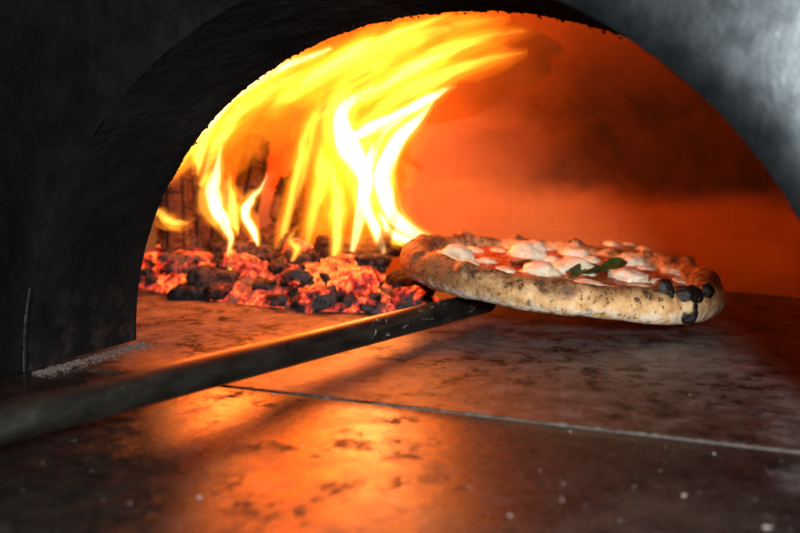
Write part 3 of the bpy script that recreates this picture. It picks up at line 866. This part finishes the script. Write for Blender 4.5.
CLS = {'w': ((0.60, (1.0, 0.25, 0.010)), (1.7, (1.0, 0.38, 0.03)), (4.2, (1.0, 0.66, 0.28))),
       'y': ((0.50, (1.0, 0.24, 0.008)), (1.2, (1.0, 0.33, 0.015)), (1.8, (1.0, 0.48, 0.07))),
       's': ((0.40, (1.0, 0.23, 0.006)), (0.7, (1.0, 0.26, 0.010)), (1.1, (1.0, 0.42, 0.05))),
       'm': ((0.50, (1.0, 0.18, 0.004)), (0.50, (1.0, 0.26, 0.008))),
       'o': ((0.30, (1.0, 0.15, 0.003)), (0.36, (1.0, 0.22, 0.006)))}
def flame(parent, path, d0, d1, cls, deg=80, seed=0.0, gain=1.0, **kw):
    top_ = None
    rm = sorted(q[2] for q in path)[-2:]; rm = sum(rm)/len(rm)*d0/F          # typical thickness of the tongue
    if cls in 'om': kw.setdefault('floor', 0.5)
    for k, ((L, col), sc) in enumerate(zip(CLS[cls], (1.2, 0.78, 0.46))):
        st = round(L*gain*1.7/(1.6*rm*sc)/10)*10
        o = tongue(parent if k == 0 else top_, path, d0+0.0007*k, d1+0.0007*k, m_flame(st, deg, col=col, **kw), sc, seed+k*0.37, name='flame_tongue' if k == 0 else 'flame_core', taper=(0.0, 0.55, 0.85)[k]*(0.6 if cls == 'w' else 1.0))
        if k == 0: top_ = o
fire = thing('tall_flame', 'tall bright yellow-white blaze sweeping up and right under the vault', 'flame', tuple(at(370, 250, 1.13)))
UPD, SWP = 75, 28
# white hot stems
flame(fire, [(444, 243, 3), (420, 236, 9), (398, 220, 15), (386, 195, 18), (384, 168, 20), (398, 142, 20), (418, 120, 16), (434, 102, 6)], 1.10, 1.12, 'w', UPD, 1, floor=0.35)
flame(fire, [(352, 252, 6), (360, 212, 10), (364, 180, 17), (352, 150, 25), (340, 128, 25), (348, 104, 18), (376, 86, 8)], 1.12, 1.14, 'w', UPD, 2, floor=0.35)
flame(fire, [(384, 254, 6), (372, 220, 11), (364, 196, 14), (368, 170, 15), (378, 140, 14), (400, 118, 7)], 1.13, 1.13, 'w', UPD, 3)
flame(fire, [(430, 241, 3), (408, 240, 7), (390, 232, 10), (380, 214, 9)], 1.09, 1.11, 'w', UPD, 4)
flame(fire, [(345, 140, 8), (376, 126, 13), (404, 114, 12), (430, 98, 10), (456, 86, 3)], 1.13, 1.15, 'w', SWP, 5)
# yellow body
flame(fire, [(306, 254, 9), (314, 212, 12), (322, 178, 16), (316, 148, 20), (322, 118, 22), (346, 88, 22), (386, 62, 18), (424, 44, 7)], 1.15, 1.18, 's', UPD, 6)
flame(fire, [(334, 258, 8), (338, 216, 11), (336, 190, 13), (330, 160, 14)], 1.12, 1.13, 'y', UPD, 7)
flame(fire, [(280, 250, 8), (292, 196, 11), (302, 164, 14), (304, 138, 14), (316, 112, 8)], 1.17, 1.18, 's', UPD, 8)
# sweeping upper sheets
flame(fire, [(300, 128, 8), (340, 100, 20), (390, 74, 24), (440, 52, 22), (490, 36, 17), (545, 26, 6)], 1.16, 1.14, 's', SWP, 9)
flame(fire, [(330, 92, 6), (370, 64, 16), (410, 42, 18), (455, 26, 15), (510, 16, 6)], 1.15, 1.13, 's', SWP, 10)
flame(fire, [(360, 122, 6), (404, 94, 16), (444, 74, 17), (488, 60, 13), (528, 52, 4)], 1.14, 1.13, 's', SWP, 11)
flame(fire, [(262, 116, 6), (300, 88, 16), (345, 62, 18), (392, 40, 15), (436, 26, 5)], 1.18, 1.15, 's', SWP, 12)
flame(fire, [(300, 84, 5), (330, 66, 10), (366, 46, 12), (410, 28, 11), (452, 14, 4)], 1.11, 1.10, 'y', SWP, 15)
flame(fire, [(368, 96, 4), (398, 74, 9), (430, 60, 10), (470, 46, 8), (505, 40, 3)], 1.12, 1.11, 'y', SWP, 16)
flame(fire, [(340, 112, 5), (372, 92, 10), (404, 76, 9), (436, 66, 3)], 1.11, 1.11, 'y', SWP, 17)
# joined orange body between the strands
flame(fire, [(318, 250, 16), (330, 212, 28), (340, 170, 34), (346, 130, 34), (376, 92, 28), (420, 62, 14)], 1.16, 1.17, 'm', UPD, 50)
flame(fire, [(352, 246, 12), (368, 214, 24), (376, 176, 28), (388, 140, 24), (416, 108, 10)], 1.13, 1.14, 'm', UPD, 51)
flame(fire, [(270, 116, 10), (320, 84, 24), (380, 58, 28), (440, 42, 24), (505, 28, 10)], 1.17, 1.15, 'm', SWP, 52)
# broad faint orange haze of the flame
flame(fire, [(230, 170, 14), (262, 130, 34), (320, 95, 48), (400, 70, 46), (480, 50, 40), (585, 40, 18)], 1.19, 1.17, 'o', SWP, 13)
flame(fire, [(310, 240, 16), (330, 200, 44), (345, 155, 56), (370, 110, 50), (420, 80, 30)], 1.19, 1.19, 'o', UPD, 14)
fire2 = thing('licking_flame', 'long yellow flame licking up along the left side of the arch', 'flame', tuple(at(215, 235, 1.15)))
flame(fire2, [(150, 188, 9), (180, 152, 15), (204, 120, 19), (234, 92, 19), (276, 70, 15), (332, 48, 5)], 1.12, 1.11, 'w', 48, 20)
flame(fire2, [(200, 186, 5), (220, 140, 11), (238, 112, 14), (268, 90, 14), (308, 72, 11), (352, 58, 3)], 1.14, 1.13, 'y', 42, 21)
flame(fire2, [(198, 176, 3), (200, 150, 10), (212, 120, 12), (236, 92, 10), (268, 70, 3)], 1.13, 1.12, 'y', 55, 22)
flame(fire2, [(226, 190, 6), (234, 160, 18), (254, 128, 22), (286, 104, 16)], 1.17, 1.16, 'o', 60, 23)
flame(fire2, [(158, 180, 10), (190, 146, 22), (226, 112, 25), (272, 82, 22), (326, 58, 8)], 1.15, 1.14, 'm', 48, 53)
fire3 = thing('short_flame', 'short white-yellow flame with two tips rising from the left embers', 'flame', tuple(at(222, 245, 1.13)))
flame(fire3, [(228, 258, 2), (231, 240, 5), (226, 224, 12), (216, 206, 17), (213, 186, 17), (217, 168, 11), (222, 146, 3)], 1.10, 1.11, 'w', UPD, 30, floor=0.45)
flame(fire3, [(238, 236, 2), (233, 218, 8), (231, 198, 9), (230, 178, 5), (228, 164, 1.5)], 1.105, 1.11, 'y', UPD, 31)
fire4 = thing('curling_flame', 'thin curling yellow flame just right of the short two-tipped flame', 'flame', tuple(at(252, 245, 1.12)))
flame(fire4, [(258, 246, 2), (254, 232, 7), (246, 214, 8), (250, 200, 7), (260, 188, 4), (267, 172, 1)], 1.10, 1.11, 'w', UPD, 32, floor=0.4)
fire5 = thing('small_flame', 'small low orange flame at the far left beside the arch', 'flame', tuple(at(172, 232, 1.12)))
flame(fire5, [(148, 206, 2), (160, 214, 7), (174, 222, 9), (186, 222, 6), (198, 218, 1.5)], 1.08, 1.09, 'y', -10, 33)
# small yellow licks among the embers
for k, (pa, s) in enumerate([([(292, 262, 2), (296, 250, 5), (290, 238, 5), (298, 226, 1.5)], 's'), ([(228, 284, 1), (230, 270, 3), (232, 258, 3), (230, 246, 2)], 'y'),
                             ([(318, 282, 3), (326, 272, 7), (340, 270, 7), (352, 266, 2)], 's'), ([(404, 246, 1), (398, 240, 4), (396, 232, 3)], 'y')]):
    ft = thing('ember_flame', ['dull yellow lick of flame above the middle embers', 'thin yellow lick below the short two-tipped flame', 'orange lick over the bright heart of the embers', 'small lick at the foot of the tall blaze'][k], 'flame', tuple(at(*pa[0][:2], 1.11)))
    flame(ft, pa, 1.10, 1.105, s, UPD, 40+k)
# ------------------------------------------------------------------ lights: the fire itself and one flash from the right of the camera
def point(name, p, e, col, r):
    l = bpy.data.lights.new(name, 'POINT'); l.energy = e; l.color = col; l.shadow_soft_size = r
    o = bpy.data.objects.new(name, l); COL.objects.link(o); o.location = p; return o
FIRE = (1, 0.115, 0.007)
point('firelight', at(366, 178, 1.08), 2.4, FIRE, 0.085)
point('firelight', at(300, 112, 1.10), 2.1, FIRE, 0.085)
point('firelight', at(224, 196, 1.09), 1.7, FIRE, 0.05)
l = bpy.data.lights.new('flash', 'AREA'); l.energy = 10.5; l.shape = 'DISK'; l.size = 0.10; l.color = (1.0, 0.97, 0.93)
fo = bpy.data.objects.new('flash', l); COL.objects.link(fo); fo.location = (0.125, 0.0, 0.255)
fo.rotation_euler = (Vector((-0.19, 0.85, 0.03))-fo.location).to_track_quat('-Z', 'Y').to_euler()
w = bpy.data.worlds.new('World'); S.world = w; w.use_nodes = True
bg = w.node_tree.nodes['Background']; bg.inputs[0].default_value = (0.75, 0.88, 1.0, 1); bg.inputs[1].default_value = 0.022
# ------------------------------------------------------------------ camera
cam = bpy.data.cameras.new('Camera'); co = bpy.data.objects.new('Camera', cam); COL.objects.link(co)
co.location = CAM
co.rotation_euler = Matrix((RIGHT, UP, -FWD)).transposed().to_euler()
cam.sensor_width = 36; cam.lens = F/800*36; cam.clip_start = 0.01; cam.clip_end = 100
cam.dof.use_dof = True; cam.dof.focus_distance = 0.805; cam.dof.aperture_fstop = 6.3
S.camera = co
S.render.engine = 'CYCLES'
S.cycles.use_denoising = True
S.cycles.max_bounces = 5; S.cycles.transparent_max_bounces = 160; S.cycles.volume_bounces = 0
S.cycles.volume_step_rate = 4.0; S.cycles.volume_max_steps = 24
S.cycles.sample_clamp_indirect = 6
for m in bpy.data.materials:
    if 'coal' in m.name or m.name in ('grey_ash', 'charring_log'): m.cycles.emission_sampling = 'NONE'   # small glow: left to the bounced rays
S.view_settings.view_transform = 'Standard'; S.view_settings.look = 'None'
S.view_settings.exposure = 0; S.view_settings.gamma = 1
